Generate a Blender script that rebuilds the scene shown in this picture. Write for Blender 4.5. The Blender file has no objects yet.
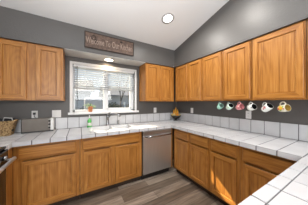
import bpy, bmesh, math, random
from mathutils import Vector, Matrix, Euler
random.seed(7)
SC = bpy.context.scene
COL = SC.collection
PI = math.pi
R = math.radians

# ------------------------------------------------------------------ camera
cd = bpy.data.cameras.new('camera'); cam = bpy.data.objects.new('camera', cd); COL.objects.link(cam)
cam.location = (-2.173, -2.606, 1.34); cam.rotation_euler = (R(90), 0, R(-29.99))
cd.sensor_width = 36; cd.lens = 129.5 / 308 * 36; cd.shift_y = 0.36 / 308; cd.clip_start = 0.02
SC.camera = cam

# ------------------------------------------------------------------ exposure, sky, sun, large lights
SC.view_settings.view_transform = 'Standard'; SC.view_settings.look = 'None'
SC.view_settings.gamma = 1; SC.view_settings.use_curve_mapping = False
SC.view_settings.exposure = 0.12
W = bpy.data.worlds.new('world'); SC.world = W; W.use_nodes = True
nt = W.node_tree; nt.nodes.clear()
wo = nt.nodes.new('ShaderNodeOutputWorld'); bg = nt.nodes.new('ShaderNodeBackground')
tc = nt.nodes.new('ShaderNodeTexCoord'); sx = nt.nodes.new('ShaderNodeSeparateXYZ'); rp = nt.nodes.new('ShaderNodeValToRGB')
nt.links.new(tc.outputs['Generated'], sx.inputs[0]); nt.links.new(sx.outputs['Z'], rp.inputs[0])
rp.color_ramp.elements[0].position = 0.0; rp.color_ramp.elements[0].color = (0.80, 0.86, 0.93, 1)
rp.color_ramp.elements[1].position = 0.6; rp.color_ramp.elements[1].color = (0.42, 0.60, 0.90, 1)
nt.links.new(rp.outputs[0], bg.inputs[0]); bg.inputs[1].default_value = 1.0
nt.links.new(bg.outputs[0], wo.inputs[0])

def light(name, kind, loc, energy, color=(1, 1, 1), direction=None, **kw):
    l = bpy.data.lights.new(name, kind); l.energy = energy; l.color = color
    for k, v in kw.items(): setattr(l, k, v)
    o = bpy.data.objects.new(name, l); COL.objects.link(o); o.location = loc
    if direction is not None: o.rotation_euler = Vector(direction).to_track_quat('-Z', 'Y').to_euler()
    return o
light('sun', 'SUN', (-4, 8, 6), 22.0, (1.0, 0.83, 0.62), (0.41, -1.0, -0.78), angle=R(0.6))
# broad fill lamp added out of view at the wall behind the camera
light('rear_fill', 'AREA', (-1.9, -6.35, 2.3), 110, (1.0, 0.98, 0.96), (0, 1, 0.9), shape='RECTANGLE', size=3.0, size_y=2.1)
# the photographer's flash, bounced off the sloped ceiling
light('bounce_flash', 'AREA', (-2.55, -2.9, 1.85), 62, (0.96, 0.98, 1.0), (0.1, 0.35, 1), shape='DISK', size=0.35, spread=R(130))
# unseen side fill added near the left wall to brighten the right run
light('left_fill', 'AREA', (-3.30, -4.6, 1.35), 62, (1.0, 0.98, 0.96), (1, 0.45, 0.35), shape='RECTANGLE', size=1.7, size_y=2.0)

# ------------------------------------------------------------------ materials
def new_mat(name):
    m = bpy.data.materials.new(name); m.use_nodes = True
    b = m.node_tree.nodes['Principled BSDF']
    return m, m.node_tree, b
def N(t, typ, **kw):
    n = t.nodes.new(typ)
    for k, v in kw.items(): setattr(n, k, v)
    return n
def mapping(t, scale, rot=(0, 0, 0)):
    a = N(t, 'ShaderNodeTexCoord'); b = N(t, 'ShaderNodeMapping')
    b.inputs['Scale'].default_value = scale; b.inputs['Rotation'].default_value = rot
    t.links.new(a.outputs['Object'], b.inputs[0]); return b.outputs[0]
def ramp(t, src, stops):
    r = N(t, 'ShaderNodeValToRGB'); e = r.color_ramp.elements
    while len(e) < len(stops): e.new(0.5)
    for i, (p, c) in enumerate(stops): e[i].position = p; e[i].color = (*c, 1)
    t.links.new(src, r.inputs[0]); return r.outputs[0]
def noise(t, vec, scale, detail=3, rough=0.5):
    n = N(t, 'ShaderNodeTexNoise'); n.inputs['Scale'].default_value = scale
    n.inputs['Detail'].default_value = detail; n.inputs['Roughness'].default_value = rough
    if vec is not None: t.links.new(vec, n.inputs['Vector'])
    return n.outputs['Fac']
def bump(t, b, h, strength, dist):
    n = N(t, 'ShaderNodeBump'); n.inputs['Strength'].default_value = strength; n.inputs['Distance'].default_value = dist
    t.links.new(h, n.inputs['Height']); t.links.new(n.outputs[0], b.inputs['Normal'])
def simple(name, col, rough=0.5, metal=0.0, var=0.06, vscale=12, **kw):
    m, t, b = new_mat(name)
    v = mapping(t, (1, 1, 1)); n = noise(t, v, vscale)
    lo = tuple(max(0, c * (1 - var)) for c in col); hi = tuple(min(1, c * (1 + var)) for c in col)
    t.links.new(ramp(t, n, [(0.3, lo), (0.7, hi)]), b.inputs['Base Color'])
    b.inputs['Roughness'].default_value = rough; b.inputs['Metallic'].default_value = metal
    for k, v in kw.items(): b.inputs[k].default_value = v
    return m
def oak(name, axis, dark, mid, lite, rough=0.34):
    m, t, b = new_mat(name)
    oi = N(t, 'ShaderNodeObjectInfo')
    mul = N(t, 'ShaderNodeVectorMath', operation='SCALE'); mul.inputs[0].default_value = (37, 91, 53)
    t.links.new(oi.outputs['Random'], mul.inputs['Scale'])
    def vec(across, along):
        s = [across] * 3; s[axis] = along
        v = mapping(t, s); add = N(t, 'ShaderNodeVectorMath', operation='ADD')
        t.links.new(v, add.inputs[0]); t.links.new(mul.outputs[0], add.inputs[1]); return add.outputs[0]
    fine = noise(t, vec(95, 2.4), 1.0, 4, 0.65)          # pores
    broad = noise(t, vec(22, 1.0), 1.0, 2, 0.5)           # broad tone
    fig = noise(t, vec(4.5, 1.1), 1.0, 1, 0.4)           # cathedral figure: contour lines of a smooth field
    ml = N(t, 'ShaderNodeMath', operation='MULTIPLY'); ml.inputs[1].default_value = 70; t.links.new(fig, ml.inputs[0])
    sn = N(t, 'ShaderNodeMath', operation='SINE'); t.links.new(ml.outputs[0], sn.inputs[0])
    a1 = N(t, 'ShaderNodeMath', operation='MULTIPLY_ADD'); a1.inputs[1].default_value = 0.05; t.links.new(sn.outputs[0], a1.inputs[0]); t.links.new(fine, a1.inputs[2])
    mx = N(t, 'ShaderNodeMix', data_type='FLOAT'); mx.inputs[0].default_value = 0.3
    t.links.new(a1.outputs[0], mx.inputs[2]); t.links.new(broad, mx.inputs[3])
    t.links.new(ramp(t, mx.outputs[0], [(0.33, dark), (0.5, mid), (0.67, lite)]), b.inputs['Base Color'])
    b.inputs['Roughness'].default_value = rough
    bump(t, b, mx.outputs[0], 0.08, 0.0006)
    return m
OD, OM, OL = (0.25, 0.088, 0.013), (0.40, 0.165, 0.031), (0.51, 0.24, 0.058)
OAKV = oak('oak_vertical', 2, OD, OM, OL); OAKH = oak('oak_horizontal', 0, OD, OM, OL)
OAK = [OAKV, OAKH]
WALL, t, b = new_mat('gray_wall_paint')
b.inputs['Base Color'].default_value = (0.104, 0.099, 0.095, 1); b.inputs['Roughness'].default_value = 0.41
v = mapping(t, (1, 1, 1)); bump(t, b, noise(t, v, 70, 2, 0.5), 0.45, 0.004)
CEIL, t, b = new_mat('white_ceiling_paint')
b.inputs['Base Color'].default_value = (0.79, 0.80, 0.81, 1); b.inputs['Roughness'].default_value = 0.85
v = mapping(t, (1, 1, 1)); bump(t, b, noise(t, v, 60, 3), 0.15, 0.004)
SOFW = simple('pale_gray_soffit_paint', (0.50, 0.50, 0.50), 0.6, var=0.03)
TILE, t, b = new_mat('glazed_white_tile')
v = mapping(t, (1, 1, 1)); t.links.new(ramp(t, noise(t, v, 5, 2), [(0.3, (0.56, 0.565, 0.58)), (0.7, (0.63, 0.635, 0.65))]), b.inputs['Base Color'])
b.inputs['Roughness'].default_value = 0.22; bump(t, b, noise(t, v, 18, 2), 0.12, 0.004)
GROUT = simple('gray_grout', (0.10, 0.10, 0.105), 0.9, var=0.2, vscale=40)
WHITE = simple('white_paint', (0.74, 0.75, 0.75), 0.4, var=0.02)
VINYL = simple('white_vinyl', (0.72, 0.74, 0.76), 0.35, var=0.02)
PLATE = simple('white_plastic', (0.78, 0.78, 0.77), 0.35, var=0.02)
BLACK = simple('black_plastic', (0.012, 0.012, 0.013), 0.35)
GLASSBLK = simple('black_glass', (0.006, 0.006, 0.007), 0.05)
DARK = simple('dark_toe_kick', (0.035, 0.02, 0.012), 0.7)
CHROME = simple('chrome', (0.36, 0.365, 0.37), 0.14, 1.0, var=0.02)
SHADOWW = simple('cabinet_inside', (0.12, 0.06, 0.02), 0.7)
def brushed(name, col, rough, axis=2):
    m, t, b = new_mat(name); s = [180, 180, 180]; s[axis] = 3
    v = mapping(t, s); n = noise(t, v, 1, 3)
    t.links.new(ramp(t, n, [(0.25, tuple(c * 0.82 for c in col)), (0.75, col)]), b.inputs['Base Color'])
    b.inputs['Metallic'].default_value = .90; b.inputs['Roughness'].default_value = rough
    b.inputs['Anisotropic'].default_value = 0.6
    return m
STEEL = brushed('brushed_steel', (0.74, 0.77, 0.80), 0.34)
STEELH = brushed('brushed_steel_horizontal', (0.50, 0.48, 0.45), 0.32, 0)
# vinyl plank floor
FLOOR, t, b = new_mat('vinyl_plank_floor')
v = mapping(t, (1, 1, 1))
br = N(t, 'ShaderNodeTexBrick'); br.offset = 0.37; br.offset_frequency = 2
t.links.new(v, br.inputs['Vector']); br.inputs['Scale'].default_value = 1
br.inputs['Brick Width'].default_value = 1.2; br.inputs['Row Height'].default_value = 0.15
br.inputs['Mortar Size'].default_value = 0.0018; br.inputs['Bias'].default_value = 0.0
br.inputs['Color1'].default_value = (0, 0, 0, 1); br.inputs['Color2'].default_value = (1, 1, 1, 1); br.inputs['Mortar'].default_value = (0.5, 0.5, 0.5, 1)
tone = ramp(t, br.outputs['Color'], [(0.0, (0.12, 0.088, 0.062)), (0.5, (0.25, 0.20, 0.155)), (1.0, (0.50, 0.43, 0.355))])
vg = mapping(t, (2.2, 26, 1)); g = ramp(t, noise(t, vg, 1, 5, 0.65), [(0.32, (0.45, 0.42, 0.39)), (0.68, (1.3, 1.27, 1.25))])
mm = N(t, 'ShaderNodeMix', data_type='RGBA', blend_type='MULTIPLY'); mm.inputs[0].default_value = 1
t.links.new(tone, mm.inputs[6]); t.links.new(g, mm.inputs[7])
mk = N(t, 'ShaderNodeMix', data_type='RGBA'); t.links.new(br.outputs['Fac'], mk.inputs[0])
t.links.new(mm.outputs[2], mk.inputs[6]); mk.inputs[7].default_value = (0.03, 0.025, 0.02, 1)
t.links.new(mk.outputs[2], b.inputs['Base Color']); b.inputs['Roughness'].default_value = 0.42
# window glass: clear and thin
GLASS = bpy.data.materials.new('window_glass'); GLASS.use_nodes = True; t = GLASS.node_tree; t.nodes.clear()
o_ = N(t, 'ShaderNodeOutputMaterial'); mx = N(t, 'ShaderNodeMixShader'); tr = N(t, 'ShaderNodeBsdfTransparent'); gl = N(t, 'ShaderNodeBsdfGlossy')
gl.inputs['Roughness'].default_value = 0.02; mx.inputs[0].default_value = 0.06
tr.inputs[0].default_value = (0.94, 0.96, 0.96, 1)
t.links.new(tr.outputs[0], mx.inputs[1]); t.links.new(gl.outputs[0], mx.inputs[2]); t.links.new(mx.outputs[0], o_.inputs[0])
# blind slats: white, a little translucent
SLAT = bpy.data.materials.new('blind_slat'); SLAT.use_nodes = True; t = SLAT.node_tree; b = t.nodes['Principled BSDF']
b.inputs['Base Color'].default_value = (0.58, 0.62, 0.67, 1); b.inputs['Roughness'].default_value = 0.45
tl = N(t, 'ShaderNodeBsdfTranslucent'); tl.inputs[0].default_value = (0.8, 0.84, 0.9, 1); mx = N(t, 'ShaderNodeMixShader'); mx.inputs[0].default_value = 0.10
t.links.new(b.outputs[0], mx.inputs[1]); t.links.new(tl.outputs[0], mx.inputs[2]); t.links.new(mx.outputs[0], t.nodes['Material Output'].inputs[0])
def emit(name, col, s):
    m, t, b = new_mat(name); b.inputs['Base Color'].default_value = (*col, 1)
    b.inputs['Emission Color'].default_value = (*col, 1); b.inputs['Emission Strength'].default_value = s; return m
LENS = emit('lamp_lens', (1, 0.98, 0.95), 6); LENSW = emit('warm_lamp_lens', (1, 0.88, 0.7), 6)

# ------------------------------------------------------------------ mesh builder
class MB:
    def __init__(s): s.v = []; s.f = []; s.m = []; s.sm = []
    def add(s, vs, fs, mi=0, smooth=False):
        k = len(s.v); s.v += [tuple(a) for a in vs]
        for f in fs: s.f.append(tuple(i + k for i in f)); s.m.append(mi); s.sm.append(smooth)
        return s
    def box(s, x0, x1, y0, y1, z0, z1, mi=0, c=0.0):
        if x0 > x1: x0, x1 = x1, x0
        if y0 > y1: y0, y1 = y1, y0
        if z0 > z1: z0, z1 = z1, z0
        if c <= 0:
            vs = [(x, y, z) for z in (z0, z1) for y in (y0, y1) for x in (x0, x1)]
            return s.add(vs, [(0, 2, 3, 1), (4, 5, 7, 6), (0, 1, 5, 4), (2, 6, 7, 3), (0, 4, 6, 2), (1, 3, 7, 5)], mi)
        bm = bmesh.new(); bmesh.ops.create_cube(bm, size=1)
        for v in bm.verts: v.co = ((x0 + x1) / 2 + v.co.x * (x1 - x0), (y0 + y1) / 2 + v.co.y * (y1 - y0), (z0 + z1) / 2 + v.co.z * (z1 - z0))
        bmesh.ops.bevel(bm, geom=bm.edges[:], offset=c, segments=2, profile=0.6, affect='EDGES')
        bm.verts.index_update()
        s.add([v.co[:] for v in bm.verts], [[v.index for v in f.verts] for f in bm.faces], mi); bm.free(); return s
    def lathe(s, prof, n=24, mi=0, M=None, smooth=True, c=(0, 0, 0), caps=True):
        vs = []; fs = []
        for (r, z) in prof:
            for i in range(n):
                a = 2 * PI * i / n; p = Vector((c[0] + r * math.cos(a), c[1] + r * math.sin(a), c[2] + z))
                vs.append(M @ p if M else p)
        for j in range(len(prof) - 1):
            for i in range(n):
                fs.append((j * n + i, j * n + (i + 1) % n, (j + 1) * n + (i + 1) % n, (j + 1) * n + i))
        if caps: fs.append(tuple(range(n - 1, -1, -1))); fs.append(tuple((len(prof) - 1) * n + i for i in range(n)))
        return s.add(vs, fs, mi, smooth)
    def tube(s, pts, r, n=10, mi=0, closed=False):
        pts = [Vector(p) for p in pts]; vs = []; fs = []; L = len(pts)
        up = None
        for i, p in enumerate(pts):
            d = (pts[min(i + 1, L - 1)] - pts[max(i - 1, 0)]).normalized()
            if up is None: up = Vector((0, 0, 1)) if abs(d.z) < 0.9 else Vector((1, 0, 0))
            a = d.cross(up).normalized(); bb = a.cross(d).normalized(); up = bb
            rr = r[i] if isinstance(r, (list, tuple)) else r
            for k in range(n):
                t = 2 * PI * k / n; vs.append(p + a * math.cos(t) * rr + bb * math.sin(t) * rr)
        for j in range(L - 1):
            for k in range(n): fs.append((j * n + k, j * n + (k + 1) % n, (j + 1) * n + (k + 1) % n, (j + 1) * n + k))
        fs.append(tuple(range(n - 1, -1, -1))); fs.append(tuple((L - 1) * n + k for k in range(n)))
        return s.add(vs, fs, mi, True)
    def ball(s, c, r, mi=0, n=14, m=9, sq=(1, 1, 1), M=None):
        vs = []; fs = []
        for j in range(m + 1):
            ph = PI * j / m
            for i in range(n):
                a = 2 * PI * i / n; p = Vector((r * sq[0] * math.sin(ph) * math.cos(a), r * sq[1] * math.sin(ph) * math.sin(a), r * sq[2] * math.cos(ph)))
                if M: p = M @ p
                vs.append(p + Vector(c))
        for j in range(m):
            for i in range(n): fs.append((j * n + i, (j + 1) * n + i, (j + 1) * n + (i + 1) % n, j * n + (i + 1) % n))
        return s.add(vs, fs, mi, True)
    def rings(s, x0, x1, z0, z1, prof, mi_v=0, mi_h=1):
        """framed panel facing -y: prof = [(inset, y)], last ring is filled; stiles vertical grain, rails horizontal grain"""
        k0 = len(s.v); L = len(prof)
        for (i, y) in prof: s.v += [(x0 + i, y, z0 + i), (x1 - i, y, z0 + i), (x1 - i, y, z1 - i), (x0 + i, y, z1 - i)]
        for j in range(L - 1):
            for q in range(4):
                a = k0 + j * 4 + q; b_ = k0 + j * 4 + (q + 1) % 4
                s.f.append((a, b_, b_ + 4, a + 4)); s.m.append(mi_h if q % 2 == 0 else mi_v); s.sm.append(False)
        a = k0 + (L - 1) * 4; s.f.append((a, a + 1, a + 2, a + 3)); s.m.append(mi_v if (z1 - z0) > 0.25 else mi_h); s.sm.append(False)
        s.f.append((k0 + 3, k0 + 2, k0 + 1, k0)); s.m.append(mi_v); s.sm.append(False)
        return s
    def build(s, name, mats, parent=None, loc=None, rotz=0):
        me = bpy.data.meshes.new(name); me.from_pydata(s.v, [], s.f)
        for m in (mats if isinstance(mats, (list, tuple)) else [mats]): me.materials.append(m)
        for p, mi, sm in zip(me.polygons, s.m, s.sm): p.material_index = mi; p.use_smooth = sm
        bm = bmesh.new(); bm.from_mesh(me); bmesh.ops.recalc_face_normals(bm, faces=bm.faces); bm.to_mesh(me); bm.free()
        me.update()
        o = bpy.data.objects.new(name, me); COL.objects.link(o)
        if parent: o.parent = parent
        if loc: o.location = loc
        o.rotation_euler.z = rotz
        return o
def tag(o, label=None, cat=None, group=None, kind=None):
    if label: o['label'] = label
    if cat: o['category'] = cat
    if group: o['group'] = group
    if kind: o['kind'] = kind
    return o
def thing(name, label, cat, loc=(0, 0, 0), rotz=0, group=None):
    o = bpy.data.objects.new(name, None); COL.objects.link(o); o.location = loc; o.rotation_euler = (0, 0, rotz)
    o.empty_display_size = 0.05
    return tag(o, label, cat, group)
def struct(o): o['kind'] = 'structure'; return o

# ------------------------------------------------------------------ the room shell
XL, YB = -3.44, -6.5          # left wall plane, rear wall plane
ZS = 2.507                    # ceiling height at the soffit face
SL = 0.234                    # slope of the vaulted ceiling
SO = 0.335                    # depth of the soffit
UB, UT = 1.372, 2.129         # wall cabinets bottom, top
def zc(y): return ZS + SL * (-y - SO)
struct(MB().box(XL - .15, 0.15, YB - .15, 0.15, -0.1, 0).build('floor', FLOOR))
c = MB(); ys = [0.15, -SO, YB - .15]
vs = []
for (y, z) in [(0.15, zc(0.15)), (YB - .15, zc(YB - .15))]:
    vs += [(XL - .15, y, z), (0.15, y, z), (XL - .15, y, z + .12), (0.15, y, z + .12)]
c.add(vs, [(0, 1, 5, 4), (2, 6, 7, 3), (0, 2, 3, 1), (4, 5, 7, 6), (0, 4, 6, 2), (1, 3, 7, 5)])
struct(c.build('ceiling', CEIL))
# window wall with its opening
WX0, WX1, WZ0, WZ1 = -2.27, -1.15, 1.175, 2.005
w = MB(); ZT = 2.39
w.box(XL - .15, WX0, 0, .15, 0, ZT); w.box(WX1, .15, 0, .15, 0, ZT); w.box(WX0, WX1, 0, .15, 0, WZ0); w.box(WX0, WX1, 0, .15, WZ1, ZT)
struct(w.build('wall_back', WALL))
def slopewall(x0, x1, ytop, name, holes=None):
    w = MB(); y1 = 0.0
    segs = [(0, YB)] if not holes else holes
    for (a, bb, lo, hi) in segs:
        za = zc(a) if hi is None else hi; zb = zc(bb) if hi is None else hi
        vs = [(x, y, z) for x in (x0, x1) for (y, z) in ((a, lo), (bb, lo), (bb, zb), (a, za))]
        w.add(vs, [(0, 1, 2, 3), (4, 7, 6, 5), (0, 4, 5, 1), (1, 5, 6, 2), (2, 6, 7, 3), (3, 7, 4, 0)])
    return struct(w.build(name, WALL))
slopewall(0, .15, 0, 'wall_right', [(0, YB - .15, 0, None)])
slopewall(XL - .15, XL, 0, 'wall_left', [(0, -3.7, 0, None), (-3.7, -5.5, 2.2, None), (-5.5, YB - .15, 0, None)])
w = MB(); zt = zc(YB)
w.box(XL, -3.4, YB - .15, YB, 0, zt); w.box(-.4, 0, YB - .15, YB, 0, zt); w.box(-3.4, -.4, YB - .15, YB, 0, .4); w.box(-3.4, -.4, YB - .15, YB, 3.2, zt)  # unseen opening added to go with the rear fill lamp
struct(w.build('wall_front', WALL))
# soffits above the wall cabinets (faces go up to the vaulted ceiling)
def prism(w, pts, x0, x1, mi=0):
    n = len(pts); vs = [(x, y, z) for x in (x0, x1) for (y, z) in pts]
    fs = [tuple(range(n)), tuple(range(2 * n - 1, n - 1, -1))] + [(i, i + n, (i + 1) % n + n, (i + 1) % n) for i in range(n)]
    w.add(vs, fs, mi)
w = MB(); prism(w, [(0, UT + .004), (-SO, UT + .004), (-SO, ZS), (0, zc(0))], XL, 0)
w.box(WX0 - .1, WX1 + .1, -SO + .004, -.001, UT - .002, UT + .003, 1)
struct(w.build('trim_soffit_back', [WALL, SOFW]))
w = MB(); ye = -3.0; prism(w, [(-SO, UT + .004), (ye, UT + .004), (ye, zc(ye)), (-SO, ZS)], -SO, 0)
struct(w.build('trim_soffit_right', WALL))

# ------------------------------------------------------------------ window
w = MB()   # casing around the opening, sill, jamb returns
t_ = .042
w.box(WX0 - t_, WX0, -.014, .03, WZ0, WZ1 + t_, c=.003); w.box(WX1, WX1 + t_, -.014, .03, WZ0, WZ1 + t_, c=.003)
w.box(WX0, WX1, -.014, .03, WZ1, WZ1 + t_, c=.003)
wf = struct(w.build('window_1', WHITE))
MB().box(WX0 - .065, WX1 + .075, -.06, .08, WZ0 - .034, WZ0 + .002, c=.004).build('window_sill', WHITE, wf)
w = MB(); f = .034
w.box(WX0, WX0 + f, .05, .12, WZ0, WZ1, c=.004); w.box(WX1 - .055, WX1, .05, .12, WZ0, WZ1, c=.004)
w.box(WX0, WX1, .05, .12, WZ0, WZ0 + .04, c=.004); w.box(WX0, WX1, .05, .12, WZ1 - f, WZ1, c=.004)
w.box(-1.765, -1.705, .045, .115, WZ0, WZ1, c=.004)
w.box(-1.705, -1.680, .06, .11, WZ0 + .04, WZ1 - f, c=.003); w.box(WX1 - .08, WX1 - .055, .06, .11, WZ0 + .04, WZ1 - f, c=.003)
w.box(-1.705, WX1 - .055, .06, .11, WZ0 + .04, WZ0 + .065, c=.003)
w.build('window_frame', VINYL, wf)
MB().box(WX0 + f, -1.765, .088, .092, WZ0 + .04, WZ1 - f).build('pane', GLASS, wf)
MB().box(-1.68, WX1 - .08, .083, .087, WZ0 + .06, WZ1 - f).build('pane', GLASS, wf)
# venetian blind
bl = thing('window_blind', 'white horizontal slat blind half lowered in the window over the sink', 'blind', (0, .012, 0))
bx0, bx1 = WX0 + .012, WX1 - .012
MB().box(bx0, bx1, -.022, .026, WZ1 - .045, WZ1 - .003, c=.003).build('head_rail', VINYL, bl)
ZBB = 1.60; n = 9; p_ = (WZ1 - .055 - ZBB - .01) / n
tilt = R(-18); wd = .025
for i in range(n):
    z = ZBB + .035 + i * p_; m = MB(); k = 5; top = []; bot = []
    for q in range(k + 1):
        u = -wd + 2 * wd * q / k; h = .003 * (1 - (u / wd) ** 2)
        y = u * math.cos(tilt) - h * math.sin(tilt); zz = u * math.sin(tilt) + h * math.cos(tilt)
        top.append((y, z + zz)); bot.append((y + .0022 * math.sin(tilt), z + zz - .0022 * math.cos(tilt)))
    prism(m, top + bot[::-1], bx0 + .005, bx1 - .005); m.build('slat', SLAT, bl)
MB().box(bx0, bx1, -.02, .02, ZBB - .012, ZBB + .012, c=.003).build('bottom_rail', simple('shaded_rail', (.36, .38, .39), .4), bl)  # rail colour grayed to stand in for shade on it
for x in (bx0 + .18, -1.72, bx1 - .18):
    m = MB()
    for yy in (-.022, .022): m.box(x - .0015, x + .0015, yy - .001, yy + .001, ZBB, WZ1 - .04)
    for k_ in range(n): m.box(x - .0008, x + .0008, -.022, .022, ZBB + .030 + k_ * p_, ZBB + .0315 + k_ * p_)
    m.build('ladder_cord', VINYL, bl)
MB().tube([(bx0 + .055, -.03, WZ1 - .03), (bx0 + .052, -.034, 1.22)], .0045, 8).build('tilt_wand', simple('gray_wand', (.16, .17, .18), .3), bl)

# ------------------------------------------------------------------ cabinets
def place(root_name, label, cat, side, start, group=None):
    """local x runs along the wall from left to right as seen, front faces local -y"""
    if side == 'A': return thing(root_name, label, cat, (start, 0, 0), 0, group)
    return thing(root_name, label, cat, (0, start, 0), R(-90), group)
DT = .02
def door(parent, x0, x1, z0, z1, yf, name='door'):
    st = .052
    prof = [(0, yf), (0, yf - DT + .004), (.004, yf - DT), (st - .002, yf - DT), (st + .001, yf - DT + .013), (st + .009, yf - DT + .013), (st + .012, yf - DT + .010)]
    return MB().rings(x0, x1, z0, z1, prof).build(name, OAK, parent)
def drawer(parent, x0, x1, z0, z1, yf, name='drawer'):
    prof = [(0, yf), (0, yf - DT + .008), (.006, yf - DT + .002), (.012, yf - DT)]
    return MB().rings(x0, x1, z0, z1, prof).build(name, OAK, parent)
def face_frame(parent, W_, z0, z1, stiles, rails, yf):
    """stiles: x ranges full height; rails: (x0,x1,z0,z1)"""
    m = MB()
    for (a, b_) in stiles: m.box(a, b_, yf, yf + .019, z0, z1, 0)
    for (a, b_, c0, c1) in rails:
        for q, (s0, s1) in enumerate(stiles[:-1]): m.box(s1, stiles[q + 1][0], yf, yf + .019, c0, c1, 1)
    return m.build('face_frame', OAK, parent)
def wall_cab(side, start, width, doors, label, end_left=False):
    r = place('wall_cabinet', label, 'cabinet', side, start, 'oak wall cabinets under the soffit')
    yf = -.305
    e = .0035
    m = MB().box(e, .018, yf + .019, -.002, UB, UT, 0); m.box(width - .018, width - e, yf + .019, -.002, UB, UT, 0)
    m.box(.018, width - .018, yf + .019, -.002, UB + .012, UB + .028, 1); m.box(.018, width - .018, yf + .019, -.002, UT - .016, UT, 1); m.box(.018, width - .018, -.008, -.002, UB + .028, UT - .016, 0)
    m.build('body', OAK, r)
    xs = sorted(doors); st = [(e, xs[0][0] + .012)] + [(xs[i][1] - .012, xs[i + 1][0] + .012) for i in range(len(xs) - 1)] + [(xs[-1][1] - .012, width - e)]
    face_frame(r, width, UB, UT, st, [(e, width - e, UB, UB + .035), (e, width - e, UT - .035, UT)], yf)
    for (a, b_) in doors: door(r, a, b_, UB + .018, UT - .017, yf)
    return r
g = 'oak wall cabinets under the soffit'
wall_cab('A', XL + .002, .336, [(.03, .31)], 'oak wall cabinet filling the far left corner beyond the frame edge')
wall_cab('A', -3.10, .725, [(.065, .333), (.422, .70)], 'oak wall cabinet left of the window, pale two-door cabinet above the toaster')
wall_cab('A', -1.045, .72, [(.011, .311), (.365, .640)], 'oak wall cabinet right of the window, two doors beside the corner')
wall_cab('B', -.327, .735, [(.047, .368), (.417, .716)], 'oak two-door wall cabinet on the right wall, tucked into the inside corner')
wall_cab('B', -1.062, .378, [(.019, .356)], 'oak single-door wall cabinet, with the plain mint mug under its right edge')
wall_cab('B', -1.440, .375, [(.019, .360)], 'oak single-door wall cabinet above the pale mint and pink hanging mugs')
wall_cab('B', -1.815, .450, [(.016, .435)], 'oak wall cabinet with the largest door in view, above the last two mugs')
wall_cab('B', -2.265, .450, [(.016, .435)], 'oak wall cabinet cut off by the right edge of the photo')
# light valance strip along the bottom of the right run is part of each cabinet's rail

CT, CB = .914, .864            # worktop top and underside of its tiled edge
BH = CB - .002                 # base cabinet top
TK = .098
def base_cab(side, start, width, drawers, doors, label, name='base_cabinet', side_gap=(0, 0)):
    r = place(name, label, 'cabinet', side, start, 'oak base cabinets under the tiled worktop')
    yf = -.59; e = .003
    m = MB().box(e, .018, yf + .019, -.012, TK, BH, 0); m.box(width - .018, width - e, yf + .019, -.012, TK, BH, 0)
    m.box(.018, width - .018, yf + .019, -.012, TK, TK + .018, 1); m.box(.018, width - .018, -.02, -.012, TK, BH, 0)
    if name != 'sink_cabinet': m.box(.018, width - .018, yf + .02, -.02, BH - .02, BH, 1)
    m.build('body', OAK, r)
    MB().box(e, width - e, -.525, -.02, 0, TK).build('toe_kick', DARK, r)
    xs = sorted(doors); st = [(e, xs[0][0] + .012)] + [(xs[i][1] - .012, xs[i + 1][0] + .012) for i in range(len(xs) - 1)] + [(xs[-1][1] - .012, width - e)]
    face_frame(r, width, TK, BH, st, [(e, width - e, TK, TK + .045), (e, width - e, BH - .035, BH), (e, width - e, .683, .712)], yf)
    for (a, b_) in drawers: drawer(r, a, b_, .700, .835, yf)
    for (a, b_) in doors: door(r, a, b_, .125, .672, yf)
    return r
base_cab('A', -2.81, .645, [(.045, .600)], [(.075, .600)], 'oak base cabinet under the toaster, single wide door left of the sink cabinet')
base_cab('A', -2.165, .915, [(.030, .870)], [(.045, .415), (.470, .865)], 'oak sink cabinet below the faucet, long false drawer above two doors', 'sink_cabinet')
base_cab('B', -.635, .405, [(.045, .385)], [(.045, .385)], 'oak base cabinet in the inside corner right beside the dishwasher')
base_cab('B', -1.040, .385, [(.030, .362)], [(.030, .362)], 'oak base cabinet second from the dishwasher, sunlight just touching its lower right')
base_cab('B', -1.425, .395, [(.030, .365)], [(.030, .365)], 'oak base cabinet with a sunlit diagonal streak across its door')
base_cab('B', -1.820, .490, [(.030, .475)], [(.045, .475)], 'oak base cabinet tucked behind the tiled peninsula edge')
# cabinet turning the left corner beside the range (faces the room from the left wall)
r = thing('base_cabinet', 'narrow oak base cabinet between the range and the left inside corner', 'cabinet', (XL, -.60, 0), 0, 'oak base cabinets under the tiled worktop')
MB().box(.012, .612, -.195, -.03, TK, BH).build('body', OAK, r)
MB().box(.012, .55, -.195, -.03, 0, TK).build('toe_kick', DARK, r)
MB().box(.612, .631, -.195, .008, TK, BH).build('face_frame', OAK, r)
# filler between dishwasher and corner
MB().box(-.644, -.612, -.609, -.02, TK, BH).build('face_frame', OAK, tag(bpy.data.objects.new('filler_panel', None), 'thin oak filler strip in the corner beside the dishwasher', 'cabinet panel'))
COL.objects.link(bpy.data.objects['filler_panel'])
# peninsula base
r = thing('base_cabinet', 'oak peninsula base cabinet under the near tiled counter', 'cabinet', (0, -2.36, 0), 0, 'oak base cabinets under the tiled worktop')
MB().box(-1.60, -.03, -.62, -.02, TK, BH, 0).build('body', OAK, r)
MB().box(-1.56, -.03, -.58, -.06, 0, TK).build('toe_kick', DARK, r)

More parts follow.
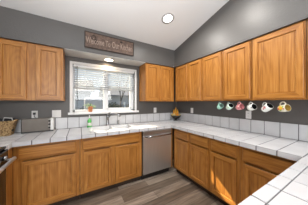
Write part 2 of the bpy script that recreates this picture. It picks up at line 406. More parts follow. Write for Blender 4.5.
# ------------------------------------------------------------------ tiled worktop
ct = thing('countertop', 'white square tile worktop with gray grout running around the kitchen', 'countertop')
PX, PY, GR = .165, .158, .0088
def tile(m, x0, x1, y0, y1, z, th=.006, ch=.0018):
    g = GR / 2; x0 += g; x1 -= g; y0 += g; y1 -= g
    if x1 - x0 < .006 or y1 - y0 < .006: return
    vs = [(x0, y0, z - th), (x1, y0, z - th), (x1, y1, z - th), (x0, y1, z - th), (x0, y0, z - ch), (x1, y0, z - ch), (x1, y1, z - ch), (x0, y1, z - ch),
          (x0 + ch, y0 + ch, z), (x1 - ch, y0 + ch, z), (x1 - ch, y1 - ch, z), (x0 + ch, y1 - ch, z)]
    fs = [(8, 9, 10, 11)] + [(i, (i + 1) % 4, (i + 1) % 4 + 4, i + 4) for i in range(4)] + [(i + 4, (i + 1) % 4 + 4, (i + 1) % 4 + 8, i + 8) for i in range(4)]
    m.add(vs, fs, 0)
def cuts(lo, hi, off, p):
    k0 = math.ceil((lo - off) / p); o = [lo]
    k = k0
    while off + k * p < hi - 1e-6:
        x = off + k * p
        if x > lo + .012 and x < hi - .012: o.append(x)
        k += 1
    return o + [hi]
def field(m, x0, x1, y0, y1, skip=None, along=None):
    xs = [x0, x1] if along == 'y' else cuts(x0, x1, 0, PX); ys = [y0, y1] if along == 'x' else cuts(y0, y1, -.098, PY)
    for i in range(len(xs) - 1):
        for j in range(len(ys) - 1):
            if skip and xs[i] < skip[1] - .01 and xs[i + 1] > skip[0] + .01 and ys[j] < skip[3] - .01 and ys[j + 1] > skip[2] + .01:
                # cut tiles around the opening
                for (a, b_, c_, d_) in ((xs[i], min(xs[i + 1], skip[0]), ys[j], ys[j + 1]), (max(xs[i], skip[1]), xs[i + 1], ys[j], ys[j + 1]),
                                        (max(xs[i], skip[0]), min(xs[i + 1], skip[1]), ys[j], min(ys[j + 1], skip[2])), (max(xs[i], skip[0]), min(xs[i + 1], skip[1]), max(ys[j], skip[3]), ys[j + 1])):
                    if b_ - a > .006 and d_ - c_ > .006: tile(m, a, b_, c_, d_, CT)
            else: tile(m, xs[i], xs[i + 1], ys[j], ys[j + 1], CT)
D = .646; V = .055; PF = -2.312; PE = -1.74; PN = -3.02; LX = -2.795; RNG = -.80
SK = (-2.03, -1.33, -.52, -.13)       # sink opening
m = MB(); gz = CT - .003
m.box(XL + .002, SK[0], -D + .006, -.002, CB + .004, gz, 1); m.box(SK[1], -.002, -D + .006, -.002, CB + .004, gz, 1)
m.box(SK[0], SK[1], -D + .006, SK[2], CB + .004, gz, 1); m.box(SK[0], SK[1], SK[3], -.002, CB + .004, gz, 1)
m.box(-D + .006, -.002, -D + .006, PF - .006, CB + .004, gz, 1)
m.box(PE + .006, -.002, PF - .006, PN, CB + .004, gz, 1)
m.box(XL + .002, LX - .006, -D + .006, RNG, CB + .004, gz, 1)
hs = .003
field(m, LX, -D + V, -D + V - hs, -.012, SK, 'x'); field(m, -D + V - hs, -.012, -D + V, -.012)
field(m, -D + V - hs, -.012, PF - V, -D + V, None, 'y'); field(m, XL + .012, LX - V, RNG, -D + V); field(m, XL + .012, LX, -D + V, -.012)
field(m, PE + V, -.012, PN, PF - V)
field(m, PE + V, -D + V, PF - V - .0001, PF - V)
m.build('tile_surface', [TILE, GROUT], ct)
# edge cap tiles (an L in section): along x edges and y edges
m = MB()
def cap_x(x0, x1, y, sgn, off=0.0):     # edge parallel to x; outside is in direction sgn along y
    for a, b_ in zip(*(lambda c_: (c_[:-1], c_[1:]))(cuts(x0, x1, off, PX))):
        g_ = GR / 2; yo = y; yi = y - sgn * V
        m.box(a + g_, b_ - g_, yi + sgn * 0 if sgn > 0 else yo, yo if sgn > 0 else yi, CT - .008, CT + .002, 0, c=.003)
        m.box(a + g_, b_ - g_, yo - sgn * .009, yo, CB, CT + .001, 0, c=.003)
def cap_y(y0, y1, x, sgn, off=-.098):
    cs = cuts(y0, y1, off, PY)
    for a, b_ in zip(cs[:-1], cs[1:]):
        g_ = GR / 2; xi = x - sgn * V
        m.box(min(x, xi), max(x, xi), a + g_, b_ - g_, CT - .008, CT + .002, 0, c=.003)
        m.box(min(x, x - sgn * .009), max(x, x - sgn * .009), a + g_, b_ - g_, CB, CT + .001, 0, c=.003)
cap_x(LX - V, -D + V, -D, -1)
cap_y(PF - V, -D, -D, -1)
cap_y(RNG, -D, LX, 1)
cap_x(PE, -D - .002, PF, 1)
cap_y(PN, PF, PE, -1)
m.build('edge_trim', TILE, ct)
m = MB(); BS = 1.094
m.box(XL + .002, -.002, -.008, -.002, CT, BS, 1); m.box(-.008, -.002, PN, -.008, CT, BS, 1); m.box(XL + .002, XL + .008, RNG, -.008, CT, BS, 1)
xs = cuts(XL, -.012, -.03, PX)
for a, b_ in zip(xs[:-1], xs[1:]): m.box(a + .0036, b_ - .0036, -.013, -.004, CT + .002, BS, 0, c=.002)
ys = cuts(PN, -.013, -.098, PY)
for a, b_ in zip(ys[:-1], ys[1:]): m.box(-.013, -.004, a + .0036, b_ - .0036, CT + .002, BS, 0, c=.002)
ys = cuts(RNG, -.013, -.098, PY)
for a, b_ in zip(ys[:-1], ys[1:]): m.box(XL + .004, XL + .013, a + .0036, b_ - .0036, CT + .002, BS, 0, c=.002)
m.build('backsplash', [TILE, GROUT], ct)

# ------------------------------------------------------------------ sink and faucet
sk = thing('sink', 'white double bowl sink set into the tiled worktop under the window', 'sink', (0, 0, 0))
m = MB(); x0, x1, y0, y1 = SK; zt = CT + .008
def bowl(x0, x1, y0, y1):
    i = .02; zb = CT - .17
    o_ = [(x0, y0), (x1, y0), (x1, y1), (x0, y1)]; n_ = [(x0 + i, y0 + i), (x1 - i, y0 + i), (x1 - i, y1 - i), (x0 + i, y1 - i)]
    vs = [(*p, zt) for p in o_] + [(*p, zb) for p in n_] + [(*p, zt - .002) for p in [(x0 - .006, y0 - .006), (x1 + .006, y0 - .006), (x1 + .006, y1 + .006), (x0 - .006, y1 + .006)]] + [(*p, zb - .006) for p in o_]
    m.add(vs, [(4, 5, 6, 7)] + [(q, (q + 1) % 4, (q + 1) % 4 + 4, q + 4) for q in range(4)], 0)
    m.add(vs, [(12, 13, 14, 15)] + [(8 + q, 8 + (q + 1) % 4, 12 + (q + 1) % 4, 12 + q) for q in range(4)] + [(q, (q + 1) % 4, (q + 1) % 4 + 8, q + 8) for q in range(4)], 0)
xm = (x0 + x1) / 2
bowl(x0 + .03, xm - .015, y0 + .03, y1 - .03); bowl(xm + .015, x1 - .03, y0 + .03, y1 - .03)
for (a, b_, c_, d_) in ((x0 - .012, x1 + .012, y0 - .012, y0 + .032), (x0 - .012, x1 + .012, y1 - .032, y1 + .012), (x0 - .012, x0 + .032, y0, y1), (x1 - .032, x1 + .012, y0, y1), (xm - .017, xm + .017, y0, y1)):
    m.box(a, b_, c_, d_, CT + .0005, CT + .010, 0, c=.003)
m.build('basin', simple('white_enamel', (.72, .73, .74), .18, var=.02), sk)
for xx in ((x0 + xm) / 2, (x1 + xm) / 2): MB().lathe([(.0, 0), (.04, 0), (.042, .004), (.0, .005)], 20, c=(xx, (y0 + y1) / 2, CT - .1698)).build('drain', CHROME, sk)
fc = thing('faucet', 'chrome single-lever faucet behind the sink', 'faucet', (-1.715, -.070, CT + .0015), R(0)); fc.scale = (1.15, 1.15, 1.12)
MB().lathe([(.0, 0), (.032, 0), (.032, .006), (.024, .012), (.021, .03), (.021, .15), (.023, .165), (.0, .172)], 24).build('body', CHROME, fc)
MB().tube([(0, 0, .12), (.03, -.02, .165), (.07, -.05, .192), (.12, -.08, .196), (.16, -.105, .178), (.175, -.115, .150)], [.013, .013, .013, .013, .014, .015], 12).build('spout', CHROME, fc)
MB().tube([(0, 0, .168), (-.004, .002, .19), (.02, .01, .205), (.075, .02, .225)], [.016, .012, .008, .007], 10).build('lever', CHROME, fc)
sp = thing('side_sprayer', 'small chrome sprayer standing right of the faucet', 'sprayer', (-1.515, -.09, CT + .0015))
MB().lathe([(.0, 0), (.024, 0), (.022, .008), (.013, .014), (.012, .05), (.016, .07), (.0145, .09), (.0, .094)], 18).build('sprayer_head', CHROME, sp)

# ------------------------------------------------------------------ dishwasher
dw = thing('dishwasher', 'stainless steel dishwasher between the sink cabinet and the corner', 'dishwasher', (-1.238, 0, 0))
w_ = .590
MB().box(.004, w_ - .004, -.585, -.02, .10, .858).build('body', BLACK, dw)
MB().box(.0, w_, -.628, -.587, .118, .775, c=.006).build('door', STEEL, dw)
MB().box(.0, w_, -.634, -.587, .779, .855, c=.008).build('control_panel', STEELH, dw)
m = MB().tube([(.03, -.668, .762), (.15, -.678, .760), (w_ / 2, -.681, .759), (w_ - .15, -.678, .760), (w_ - .03, -.668, .762)], .012, 12)
for x in (.035, w_ - .035): m.tube([(x, -.668, .762), (x, -.626, .762)], .009, 10)
m.build('handle', CHROME, dw)
MB().box(.0, w_, -.545, -.50, .0, .112).build('toe_kick', BLACK, dw)

# ------------------------------------------------------------------ range at the left edge
rg = thing('kitchen_range', 'black and steel freestanding range at the left edge beside the basket', 'stove', (XL + .012, RNG - .004, 0))
L_ = .757
MB().box(.03, .60, -L_, 0, .02, .90, c=.004).build('body', BLACK, rg)
MB().box(.03, .645, -L_, 0, .9005, .922, c=.006).build('cooktop', GLASSBLK, rg)
MB().box(.602, .645, -L_ + .004, -.004, .20, .745, c=.006).build('oven_door', [GLASSBLK], rg)
MB().box(.602, .640, -L_ + .004, -.004, .03, .19, c=.006).build('drawer', STEEL, rg)
MB().box(.602, .660, -L_ + .004, -.004, .755, .895, c=.010).build('control_panel', GLASSBLK, rg)
hd = MB().tube([(.705, -L_ + .03, .800), (.710, -L_ / 2, .800), (.705, -.022, .800)], .0165, 12)
for y in (-L_ + .04, -.035): hd.tube([(.705, y, .800), (.655, y, .795)], .010, 10)
hd.build('handle', simple('bright_steel', (.75, .76, .78), .3, .8), rg)
for y in (-.1, -.22, -.54, -.66): MB().lathe([(.0, 0), (.022, 0), (.018, .022), (.0, .024)], 18, M=Matrix.Translation((.659, y, .835)) @ Matrix.Rotation(R(90), 4, 'Y')).build('knob', CHROME, rg)
for (x, y) in ((.2, -.2), (.2, -.56), (.46, -.2), (.46, -.56)): MB().lathe([(.085, 0), (.09, 0), (.09, .0012), (.085, .0012)], 28, c=(x, y, .9222), caps=False).build('burner', simple('burner_ring_gray', (.12, .12, .12), .4), rg)
MB().box(.014, .075, -L_, 0, .922, 1.08, c=.008).build('backguard', STEEL, rg)

# ------------------------------------------------------------------ outlets and switches
def outlet(loc, rz, label, kind, w_=.072, h=.116, gangs=1):
    r = thing('light_switch' if kind == 'switch' else 'wall_outlet', label, 'switch' if kind == 'switch' else 'outlet', loc, rz)
    MB().box(-w_ / 2, w_ / 2, -.007, -.001, -h / 2, h / 2, c=.0025).build('cover_plate', PLATE, r)
    for g_ in range(gangs):
        x = (g_ - (gangs - 1) / 2) * .046
        if kind == 'switch': MB().box(x - .015, x + .015, -.011, -.006, -.032, .032, c=.002).build('rocker', PLATE, r)
        else:
            for z in (-.02, .02):
                s_ = MB().box(x - .015, x + .015, -.0095, -.006, z - .014, z + .014, c=.002).build('socket', PLATE, r)
                q = MB()
                for dx in (-.006, .006): q.box(x + dx - .0013, x + dx + .0013, -.0102, -.009, z - .004, z + .006)
                q.build('slot', BLACK, s_)
    return r
outlet((-2.757, 0, 1.163), 0, 'white wall outlet with a black plug in it above the toaster', 'outlet')
outlet((-2.49, 0, 1.163), 0, 'white double switch plate left of the window', 'switch', .118, .118, 2)
outlet((-.643, 0, 1.170), 0, 'small white wall outlet between the window and the fruit bowl', 'outlet')
outlet((0, -.535, 1.170), R(-90), 'white switch plate on the right wall near the fruit bowl', 'switch')
outlet((0, -1.645, 1.163), R(-90), 'white wall outlet below the black-and-white hanging mug', 'outlet')

# ------------------------------------------------------------------ recessed lights
def can(loc, rx, label, r_, lens, power, color, spread=R(170)):
    o = thing('recessed_light', label, 'ceiling light', loc, 0); o.rotation_euler = (rx, 0, 0)
    MB().lathe([(r_, -.003), (r_ + .028, -.0035), (r_ + .030, -.001), (r_ + .028, .0), (r_, .0)], 32, caps=False).build('trim_ring', simple('trim_gray', (.42, .42, .42), .4), o)
    MB().lathe([(.0, -.002), (r_, -.002), (r_, .0), (.0, .0)], 32).build('lens', lens, o)
    l = bpy.data.lights.new('can_lamp', 'AREA'); l.shape = 'DISK'; l.size = r_ * 1.8; l.energy = power; l.color = color; l.spread = spread
    lo = bpy.data.objects.new('can_lamp', l); COL.objects.link(lo); lo.parent = o; lo.location = (0, 0, -.012)
    return o
ta = -math.atan(SL)
can((-.978, -.966, zc(-.966) - .001), ta, 'round recessed light in the sloped white ceiling', .070, LENS, 12, (1, .96, .90))
can((-.978, -1.62, zc(-1.62) - .001), ta, 'round recessed ceiling light above the photo edge', .070, LENS, 12, (1, .96, .90))
can((-1.702, -.135, UT - .003), 0, 'small glowing recessed light under the soffit above the window', .074, LENSW, 1.4, (1, .68, .38))

# ------------------------------------------------------------------ sign on the soffit
sg = thing('wall_sign', 'long brown wooden sign with cream lettering on the soffit above the window', 'sign', (-1.703, -SO - .001, 2.326), 0)
sg.rotation_euler = (0, R(0), 0)
SB = simple('sign_brown', (.13, .085, .065), .7, var=.35, vscale=30); SD = simple('sign_dark_brown', (.035, .022, .017), .7)
SCR = simple('sign_cream', (.33, .25, .205), .7, var=.2, vscale=30)
MB().box(-.40, .40, -.016, 0, -.125, .125, c=.003).build('board', SB, sg)
m = MB(); 
for (a, b_, c_, d_) in ((-.40, .40, -.125, -.113), (-.40, .40, .113, .125), (-.40, -.388, -.125, .125), (.388, .40, -.125, .125)): m.box(a, b_, -.022, -.014, c_, d_, c=.002)
m.build('frame', SD, sg)
def text(body, size, loc, mat, parent, name='lettering', ext=.0025, sx=1.0, rot=(R(90), 0, 0)):
    cu = bpy.data.curves.new(name, 'FONT'); cu.body = body; cu.size = size; cu.extrude = ext; cu.align_x = 'CENTER'; cu.align_y = 'CENTER'; cu.offset = .0012
    o = bpy.data.objects.new(name, cu); COL.objects.link(o)
    bpy.context.view_layer.update(); dg = bpy.context.evaluated_depsgraph_get()
    me = bpy.data.meshes.new_from_object(o.evaluated_get(dg)); bpy.data.objects.remove(o)
    me.materials.clear(); me.materials.append(mat)
    o = bpy.data.objects.new(name, me); COL.objects.link(o); o.parent = parent; o.location = loc; o.rotation_euler = rot; o.scale = (sx, 1, 1)
    return o
text('Welcome To', .135, (-.200, -.0185, -.012), SCR, sg, sx=.50)
text('Our Kitchen', .150, (.190, -.0185, -.008), SCR, sg, sx=.47)
m = MB()
m.tube([(-.27 + .03 * math.cos(a), -.02, .045 + .034 * math.sin(a)) for a in [i / 16 * 2 * PI for i in range(17)]] + [(-.235, -.02, 0.01), (-.245, -.02, -.03)], .0055, 8)
m.build('flourish', SD, sg)
MB().ball((.17, -.02, .075), .013, sq=(1.9, .5, 1)).build('flourish', SD, sg)

# ------------------------------------------------------------------ toaster
ts = thing('toaster', 'long brushed steel toaster with three black knobs against the left backsplash', 'toaster', (-2.72, -.095, CT + .002), R(2))
MB().box(-.145, .165, -.055, .055, .012, .198, c=.010).build('body', simple('dull_steel', (.17, .15, .13), .5, .35), ts)
MB().box(-.148, .205, -.057, .057, .0, .016, c=.004).build('base', BLACK, ts)
MB().box(-.15, -.142, -.056, .056, .010, .196, c=.003).build('end_panel', BLACK, ts)
e_ = MB().box(.168, .210, -.055, .055, .014, .197, c=.009).build('control_end', simple('pale_steel', (.62, .62, .60), .35, .3), ts)
MB().box(.148, .168, -.0575, -.050, .030, .190, c=.002).build('control_strip', simple('light_gray_strip', (.36, .35, .33), .4), ts)
for z in (.055, .105, .155): MB().lathe([(.0, 0), (.0135, 0), (.012, .014), (.0, .015)], 14, M=Matrix.Translation((.158, -.057, z)) @ Matrix.Rotation(R(90), 4, 'X')).build('knob', BLACK, ts)
MB().box(.205, .228, -.03, -.0, .028, .040, c=.004).build('lever', BLACK, ts)
MB().box(-.12, .11, -.012, .012, .1975, .2, c=.0008).build('slot', BLACK, ts)
cdm = MB().box(-.014, .014, -.040, -.0105, -.018, .014, c=.004)
cdm.tube([(0, -.036, -.012), (0, -.034, -.04), (.01, -.026, -.06), (.015, -.022, -.10), (.012, -.024, -.16), (.012, -.028, -.244)], .0035, 8)
tag(cdm.build('power_cord', BLACK, None, (-2.757, 0, 1.180)), 'black plug and cord running from the outlet down behind the toaster', 'cord')

# ------------------------------------------------------------------ wicker basket
WK, t, b = new_mat('wicker'); v = mapping(t, (1, 1, 1))
ck = N(t, 'ShaderNodeTexVoronoi'); ck.inputs['Scale'].default_value = 60; t.links.new(v, ck.inputs['Vector'])
t.links.new(ramp(t, ck.outputs['Distance'], [(0.0, (.58, .42, .22)), (.45, (.40, .26, .12)), (.8, (.14, .08, .03))]), b.inputs['Base Color']); b.inputs['Roughness'].default_value = .6
bs = thing('wicker_basket', 'tan woven wicker basket holding small dark items in the left corner', 'basket', (-3.082, -.16, CT + .002))
def rrect(hx, hy, r, n=6):
    o = []
    for (cx_, cy_, a0) in ((hx - r, hy - r, 0), (-hx + r, hy - r, 90), (-hx + r, -hy + r, 180), (hx - r, -hy + r, 270)):
        for k in range(n + 1): a = R(a0 + 90 * k / n); o.append((cx_ + r * math.cos(a), cy_ + r * math.sin(a)))
    return o
m = MB(); rows = 13; hgt = .175
def braid(level, out, ph):
    pr = rrect(.125 + .035 * level + out, .085 + .025 * level + out, .05)
    L = len(pr); pts = []
    for i in range(L * 4 + 1):
        a = pr[(i // 4) % L]; b_ = pr[(i // 4 + 1) % L]; f_ = (i % 4) / 4
        x = a[0] + (b_[0] - a[0]) * f_; y = a[1] + (b_[1] - a[1]) * f_; n_ = Vector((x, y)).normalized()
        o = .0035 * math.sin(i * PI / 2 + ph); pts.append((x + n_.x * o, y + n_.y * o, .008 + level * hgt))
    return pts
for k in range(rows): m.tube(braid(k / rows, 0, PI * (k % 2)), .0085, 6)
m.build('woven_side', WK, bs)
m = MB(); m.tube(braid(1.0, .002, 0), .011, 8); m.build('rim', WK, bs)
m = MB(); pr = rrect(.125, .085, .05); m.add([(x, y, .004) for x, y in pr] + [(x, y, .010) for x, y in pr], [tuple(range(len(pr))), tuple(range(len(pr), 2 * len(pr)))] + [(i, (i + 1) % len(pr), (i + 1) % len(pr) + len(pr), i + len(pr)) for i in range(len(pr))]); m.build('bottom', WK, bs)
pc = thing('pouch', 'black zip pouch with a white edge poking out of the wicker basket', 'pouch', (-2.975, -.175, CT + .045))
MB().box(-.042, .042, -.03, .03, 0, .180, c=.018).build('bag', simple('black_fabric', (.012, .012, .014), .8), pc)
m = MB().tube([(-.043, -.028, .150), (-.034, -.028, .190), (.036, -.028, .180), (.044, -.028, .150)], .0055, 8); m.build('zip_edge', PLATE, pc)
tag(MB().ball((0, 0, 0), .05, sq=(1.1, .8, 1.2)).build('cap', simple('charcoal_knit', (.03, .03, .035), .9), None, (-3.075, -.165, CT + .168)), 'charcoal knit cap stuffed in the wicker basket, left of the pouch', 'cap')

# ------------------------------------------------------------------ soap bottle and plant
so = thing('dish_soap_bottle', 'green dish soap bottle with a white cap beside the sink', 'bottle', (-2.02, -.095, CT + .0015))
GRN = simple('green_soap', (.06, .42, .07), .15, var=.15, vscale=20)
MB().lathe([(.0, 0), (.036, 0), (.038, .01), (.036, .06), (.030, .085), (.033, .11), (.024, .135), (.012, .15), (.011, .158), (.0, .158)], 22).build('bottle_body', GRN, so)
MB().lathe([(.0370, .012), (.0390, .014), (.0365, .052), (.0325, .064)], 22, c=(0, 0, .018), caps=False).build('paper_label', simple('label_white', (.70, .76, .66), .5), so)
MB().lathe([(.0, .1585), (.014, .1585), (.014, .18), (.007, .184), (.006, .212), (.0, .214)], 16).build('cap', PLATE, so)
pp = thing('potted_succulent', 'small pale green succulent in a terracotta pot on the window sill', 'potted plant', (-2.0, -.01, WZ0 + .0035))
MB().lathe([(.0, 0), (.030, 0), (.040, .078), (.045, .080), (.046, .100), (.040, .100), (.038, .088), (.0, .086)], 24).build('pot', simple('terracotta', (.52, .20, .085), .75), pp)
LFG = simple('succulent_green', (.20, .33, .14), .5, var=.3, vscale=40); LFW = simple('succulent_pale', (.50, .60, .42), .5, var=.2, vscale=40)
m = MB()
for k in range(46):
    a = random.uniform(0, 2 * PI); el = R(random.uniform(5, 75)); L = random.uniform(.06, .15)
    d = Vector((math.cos(a) * math.cos(el), math.sin(a) * math.cos(el) * .5, math.sin(el) * .75))
    s0 = Vector((.015 * math.cos(a), .012 * math.sin(a), .088)); sd = d.cross(Vector((0, 0, 1))).normalized(); w_ = .014
    pts = []; 
    for q, wq in ((0, .4), (.35, 1), (.7, .8), (1, .05)):
        c_ = s0 + d * L * q - Vector((0, 0, .03 * q * q)); pts += [c_ - sd * w_ * wq, c_ + Vector((0, 0, .004)), c_ + sd * w_ * wq, c_ - Vector((0, 0, .003))]
    fs = [(j * 4 + i, j * 4 + (i + 1) % 4, (j + 1) * 4 + (i + 1) % 4, (j + 1) * 4 + i) for j in range(3) for i in range(4)]
    m.add(pts, fs, 0 if k % 2 else 1, True)
m.build('foliage', [LFG, LFW], pp)

# ------------------------------------------------------------------ fruit bowl in the corner
fb = thing('fruit_bowl', 'dark footed bowl in the counter corner heaped with yellow fruit', 'bowl', (-.135, -.135, CT + .0015))
MB().lathe([(.0, 0), (.055, 0), (.05, .012), (.025, .02), (.03, .035), (.08, .055), (.115, .10), (.12, .125), (.114, .125), (.105, .10), (.07, .066), (.0, .055)], 28).build('bowl', simple('dark_bronze', (.022, .018, .014), .35), fb)
YEL = simple('banana_yellow', (.80, .38, .03), .5, var=.15, vscale=30); CRM = simple('pale_pear', (.62, .48, .20), .5, var=.2, vscale=30)
ORG = simple('orange_peel', (.75, .28, .03), .5, var=.1)
def banana(x, lean, label, hb=.15):
    pts = [(x + lean * q + .0, +.034 - .04 * math.sin(q * PI) * .5, (.115 + hb * q)) for q in [i / 8 for i in range(9)]]
    o = MB().tube(pts, [.011, .017, .020, .021, .021, .020, .017, .010, .005], 10).build('banana', YEL, None, fb.location[:], R(-40))
    tag(o, label, 'banana', 'bananas standing in the fruit bowl')
banana(-.047, .004, 'leftmost yellow banana standing in the dark bowl')
banana(.0, .002, 'middle yellow banana standing in the dark bowl', .20)
banana(.047, -.004, 'rightmost yellow banana standing in the dark bowl')
for (x, y, z, r_, mat_, nm, lb) in ((-.086, -.035, .136, .029, CRM, 'pear', 'pale pear at the left rim of the dark bowl'), (.086, -.035, .136, .029, CRM, 'pear', 'pale pear at the right rim of the dark bowl'),
                                  (-.034, -.078, .134, .030, CRM, 'pear', 'pale pear at the front left of the dark bowl'), (.034, -.078, .134, .030, ORG, 'orange', 'small orange at the front right of the dark bowl')):
    rr = R(-40); p = Vector((x * math.cos(rr) - y * math.sin(rr), x * math.sin(rr) + y * math.cos(rr), z)) + fb.location
    tag(MB().ball((0, 0, 0), r_, sq=(1, 1, 1.12)).build(nm, mat_, None, p), lb, nm, 'fruit in the bowl')

# ------------------------------------------------------------------ mugs on hooks
def mug(y, label, outer, inner, tiltd, decor=None, yaw=-26, flip=1, rr=.038, hh=.080):
    t_ = thing('coffee_mug', label, 'mug', (-.285, y, UB - .090), R(-90) + R(yaw), 'mugs hanging under the right wall cabinets')
    # axis of the cup runs along local +x (towards the camera side), handle on top
    M_ = Matrix.Rotation(R(90 - tiltd) * flip, 4, 'Y')
    m = MB(); h = hh / 2; r_ = rr
    m.lathe([(.0, -h), (r_ * .82, -h), (r_ * .92, -h + .008), (r_, -h + .03), (r_, h), (r_ - .004, h)], 26, 0, M_)
    m.f.pop(); m.m.pop(); m.sm.pop()
    m.build('cup', outer, t_)
    m = MB(); m.lathe([(r_ - .0041, h - .0005), (r_ - .005, -h + .02), (r_ * .6, -h + .008), (.0, -h + .006)], 26, 0, M_)
    m.f.pop(-2); m.m.pop(-2); m.sm.pop(-2); m.build('inside', inner, t_)
    pts = [M_ @ Vector((-(r_ - .003 + .034 * math.sin(a)) * flip, 0, .030 * math.cos(a))) for a in [PI * i / 10 for i in range(11)]]
    m = MB().tube(pts, .0055, 8); m.build('handle', outer, t_)
    if decor:
        m = MB()
        for (az, z0, s_, mi) in decor:
            a = R(az); rot = Matrix.Rotation(a, 3, 'Z')
            d = M_.to_3x3() @ (rot @ Vector((r_ + .0004, 0, 0))) + M_.to_3x3() @ Vector((0, 0, z0))
            m.ball(d, s_, mi, 8, 6, (.18, 1, 1), M_.to_3x3() @ rot)
        m.build('printed_pattern', MUGC, t_)
    top = (M_ @ Vector((-(r_ + .031) * flip, 0, 0)))
    hk = thing('cup_hook', 'small hook for the ' + label.replace(' hanging', ''), 'hook', (-.285, y, UB), R(-90) + R(yaw))
    hk['group'] = 'small hooks under the right wall cabinets'
    zt_ = top.z - .090
    MB().tube([(top.x, 0, 0), (top.x, 0, -.004), (top.x, .010, min(-.006, zt_ + .014)), (top.x, .012, zt_ + .004), (top.x, 0, zt_ - .0085), (top.x, -.010, zt_ + .0)], .0018, 6).build('hook', CHROME, hk)
MINT = simple('mint_glaze', (.33, .60, .50), .25); WMG = simple('white_glaze', (.78, .80, .76), .2); BKG = simple('black_glaze', (.01, .01, .01), .2)
MINTW = simple('pale_mint_glaze', (.62, .76, .68), .25); PNK = simple('pink_glaze', (.62, .25, .26), .3, var=.35, vscale=50); CRG = simple('cream_glaze', (.70, .66, .52), .25)
RED = simple('red_print', (.50, .05, .05), .4); YLP = simple('yellow_print', (.75, .45, .03), .4); GNP = simple('green_print', (.30, .42, .08), .4)
MUGC = [RED, BKG, YLP, GNP, WMG, PNK]
rnd = random.Random(3)
fr = lambda n, cols, s=.006: [(rnd.uniform(60, 300), rnd.uniform(-.03, .035), rnd.uniform(s * .7, s * 1.3), rnd.choice(cols)) for _ in range(n)]
mug(-1.380, 'plain mint green mug hanging first from the left', MINT, simple('gray_green_glaze', (.20, .30, .26), .3), 28)
mug(-1.525, 'pale mint mug with a black interior hanging second', MINTW, BKG, 34, [(270, 0, .008, 3), (300, .015, .006, 3)])
mug(-1.664, 'pink patterned mug hanging third in the row', PNK, PNK, 14, fr(22, [0, 4, 4, 5]))
mug(-1.805, 'white mug with bold black shapes hanging above the outlet', WMG, BKG, 18, fr(20, [1, 1, 4], .009))
mug(-1.958, 'white mug with black interior and red print hanging fifth', WMG, BKG, 36, [(280, -.012, .009, 0), (255, .002, .008, 0), (280, .012, .010, 0), (262, .022, .006, 1)], hh=.092)
mug(-2.102, 'floral yellow and red cream mug hanging at the right end', CRG, simple('ochre_glaze', (.45, .30, .06), .3), 12, [(270, 0, .020, 2), (275, -.02, .012, 0), (250, .02, .012, 3), (300, -.01, .010, 3), (285, .025, .008, 0), (235, -.01, .011, 2)])

# ------------------------------------------------------------------ outside the window
GRS = simple('dry_lawn', (.13, .13, .09), .9, var=.3, vscale=3); struct(MB().box(-14, 16, .2, 30, -.35, -.2).build('ground', GRS))
SID, t, b = new_mat('pale_siding'); v = mapping(t, (1, 1, 1)); wv = N(t, 'ShaderNodeTexWave', bands_direction='Z'); wv.inputs['Scale'].default_value = 2.6; t.links.new(v, wv.inputs[0])
t.links.new(ramp(t, wv.outputs['Fac'], [(0, (.30, .31, .32)), (.25, (.46, .47, .48))]), b.inputs['Base Color']); b.inputs['Roughness'].default_value = .8
RF = simple('pale_roof', (.20, .205, .22), .8, var=.1, vscale=8)
def house(x0, x1, y0, y1, h, ridge, label, wn):
    r = thing('neighbor_house', label, 'house', (0, 0, -.2)); z = h + .2
    MB().box(x0, x1, y0, y1, 0, z).build('wall', SID, r)
    m = MB(); prism(m, [(y0 - .4, z - .1), ((y0 + y1) / 2, ridge), (y1 + .4, z - .1), (y1 + .4, z), ((y0 + y1) / 2, ridge + .15), (y0 - .4, z)], x0 - .4, x1 + .4); m.build('roof', RF, r)
    for (a, c_) in wn:
        fr_ = MB().box(a - .06, a + 1.06, y0 - .04, y0 - .001, c_ - .06, c_ + .96).build('window', VINYL, r)
        MB().box(a, a + 1.0, y0 - .05, y0 - .041, c_, c_ + .9).build('pane', GLASSBLK, fr_)
house(-9.5, -1.2, 12, 17, 2.5, 4.0, 'pale gray neighboring house seen through the left window pane', [(-4.6, 1.1), (-7.2, 1.1)])
house(.8, 11, 14, 19, 2.3, 3.8, 'pale gray house with white roof beyond the bare tree, right pane', [(6.0, 1.0)])
FN = simple('weathered_fence', (.30, .29, .28), .9, var=.25, vscale=6)
fn = thing('board_fence', 'low dark gray board fence across the yard outside the window', 'fence', (0, 9, -.2))
m = MB(); x = -.7
while x < 11: m.box(x, x + .14, 0, .02, 0, 1.42, 0); x += .15
m.build('board_panel', FN, fn)
for k in range(6): MB().box(-.75 + k * 2.1, -.63 + k * 2.1, -.12, -.002, 0, 1.62).build('post', VINYL if k == 1 else FN, fn)
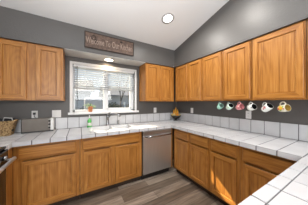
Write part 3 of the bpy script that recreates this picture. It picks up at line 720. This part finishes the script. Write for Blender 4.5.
# patio railing seen in the left pane
rl = thing('patio_railing', 'gray metal patio railing outside the left window pane', 'railing', (0, 3.2, -.2))
GM = simple('gray_metal', (.17, .18, .19), .5)
MB().box(-4.6, -1.9, -.03, .03, 1.62, 1.67).build('top_rail', GM, rl); MB().box(-4.6, -1.9, -.02, .02, 1.33, 1.36).build('middle_rail', GM, rl)
for k in range(7): MB().box(-4.6 + k * .45 - .02, -4.6 + k * .45 + .02, -.02, .02, 0, 1.62).build('post', GM, rl)
gc = thing('grill_cover', 'gray covered grill standing on the patio by the window mullion', 'grill', (-1.72, 2.6, -.2))
MB().box(-.30, .30, -.28, .28, 0, 1.72, c=.10).build('fabric_cover', simple('gray_cover', (.30, .31, .33), .8), gc)
BRK = simple('bark', (.07, .06, .055), .9, var=.3, vscale=30)
def tree(loc, label, seed, h):
    rn = random.Random(seed); m = MB()
    def br_(p, d, L, r_, dep):
        pts = [p]; q = p
        for k in range(4): d = (d + Vector((rn.uniform(-.18, .18), rn.uniform(-.18, .18), rn.uniform(-.02, .14)))).normalized(); q = q + d * L / 4; pts.append(q)
        m.tube(pts, [r_ * (1 - .13 * k) for k in range(5)], 6)
        if dep > 0:
            for k in range(3 if dep > 1 else 4):
                nd = (d + Vector((rn.uniform(-.9, .9), rn.uniform(-.9, .9), rn.uniform(-.1, .6)))).normalized(); br_(pts[rn.choice((2, 3, 4))], nd, L * .68, r_ * .5, dep - 1)
    br_(Vector((0, 0, 0)), Vector((.1, 0, 1)), h * .4, .085, 4)
    return tag(m.build('bare_tree', BRK, None, loc), label, 'tree')
tree((-.05, 5.6, -.2), 'leafless tree with dark branches in the right window pane', 5, 4.2)
tree((-3.6, 5.4, -.2), 'thin leafless tree in the yard behind the patio railing', 8, 3.4)
SHR = simple('shrub_green', (.065, .075, .05), .9, var=.4, vscale=20)
def shrub(loc, r_, label, seed):
    rn = random.Random(seed); m = MB()
    for k in range(620):
        a = rn.uniform(0, 2 * PI); ph = math.acos(rn.uniform(-.2, 1)); q = rn.uniform(.55, 1.0)
        p = Vector((math.sin(ph) * math.cos(a), math.sin(ph) * math.sin(a), math.cos(ph))) * r_ * q + Vector((0, 0, r_ * 1.0))
        e1 = Vector((rn.uniform(-1, 1), rn.uniform(-1, 1), rn.uniform(-1, 1))).normalized() * .075; e2 = e1.orthogonal().normalized() * .045
        m.add([p - e1, p + e2, p + e1, p - e2], [(0, 1, 2, 3)])
    r = thing('shrub', label, 'shrub', loc, 0, 'shrubs along the fence')
    m.build('foliage', SHR, r); MB().tube([(0, 0, 0), (.02, 0, r_ * .5), (-.03, .02, r_)], .03, 6).build('stem', BRK, r)
shrub((2.1, 8.0, -.2), .86, 'dark shrub at the lower right of the right window pane', 1)
shrub((.25, 8.0, -.2), .80, 'dark shrub right of the bare tree trunk outside', 2)
shrub((-1.55, 8.0, -.2), .72, 'dark shrub beside the window mullion left of the bare tree', 3)
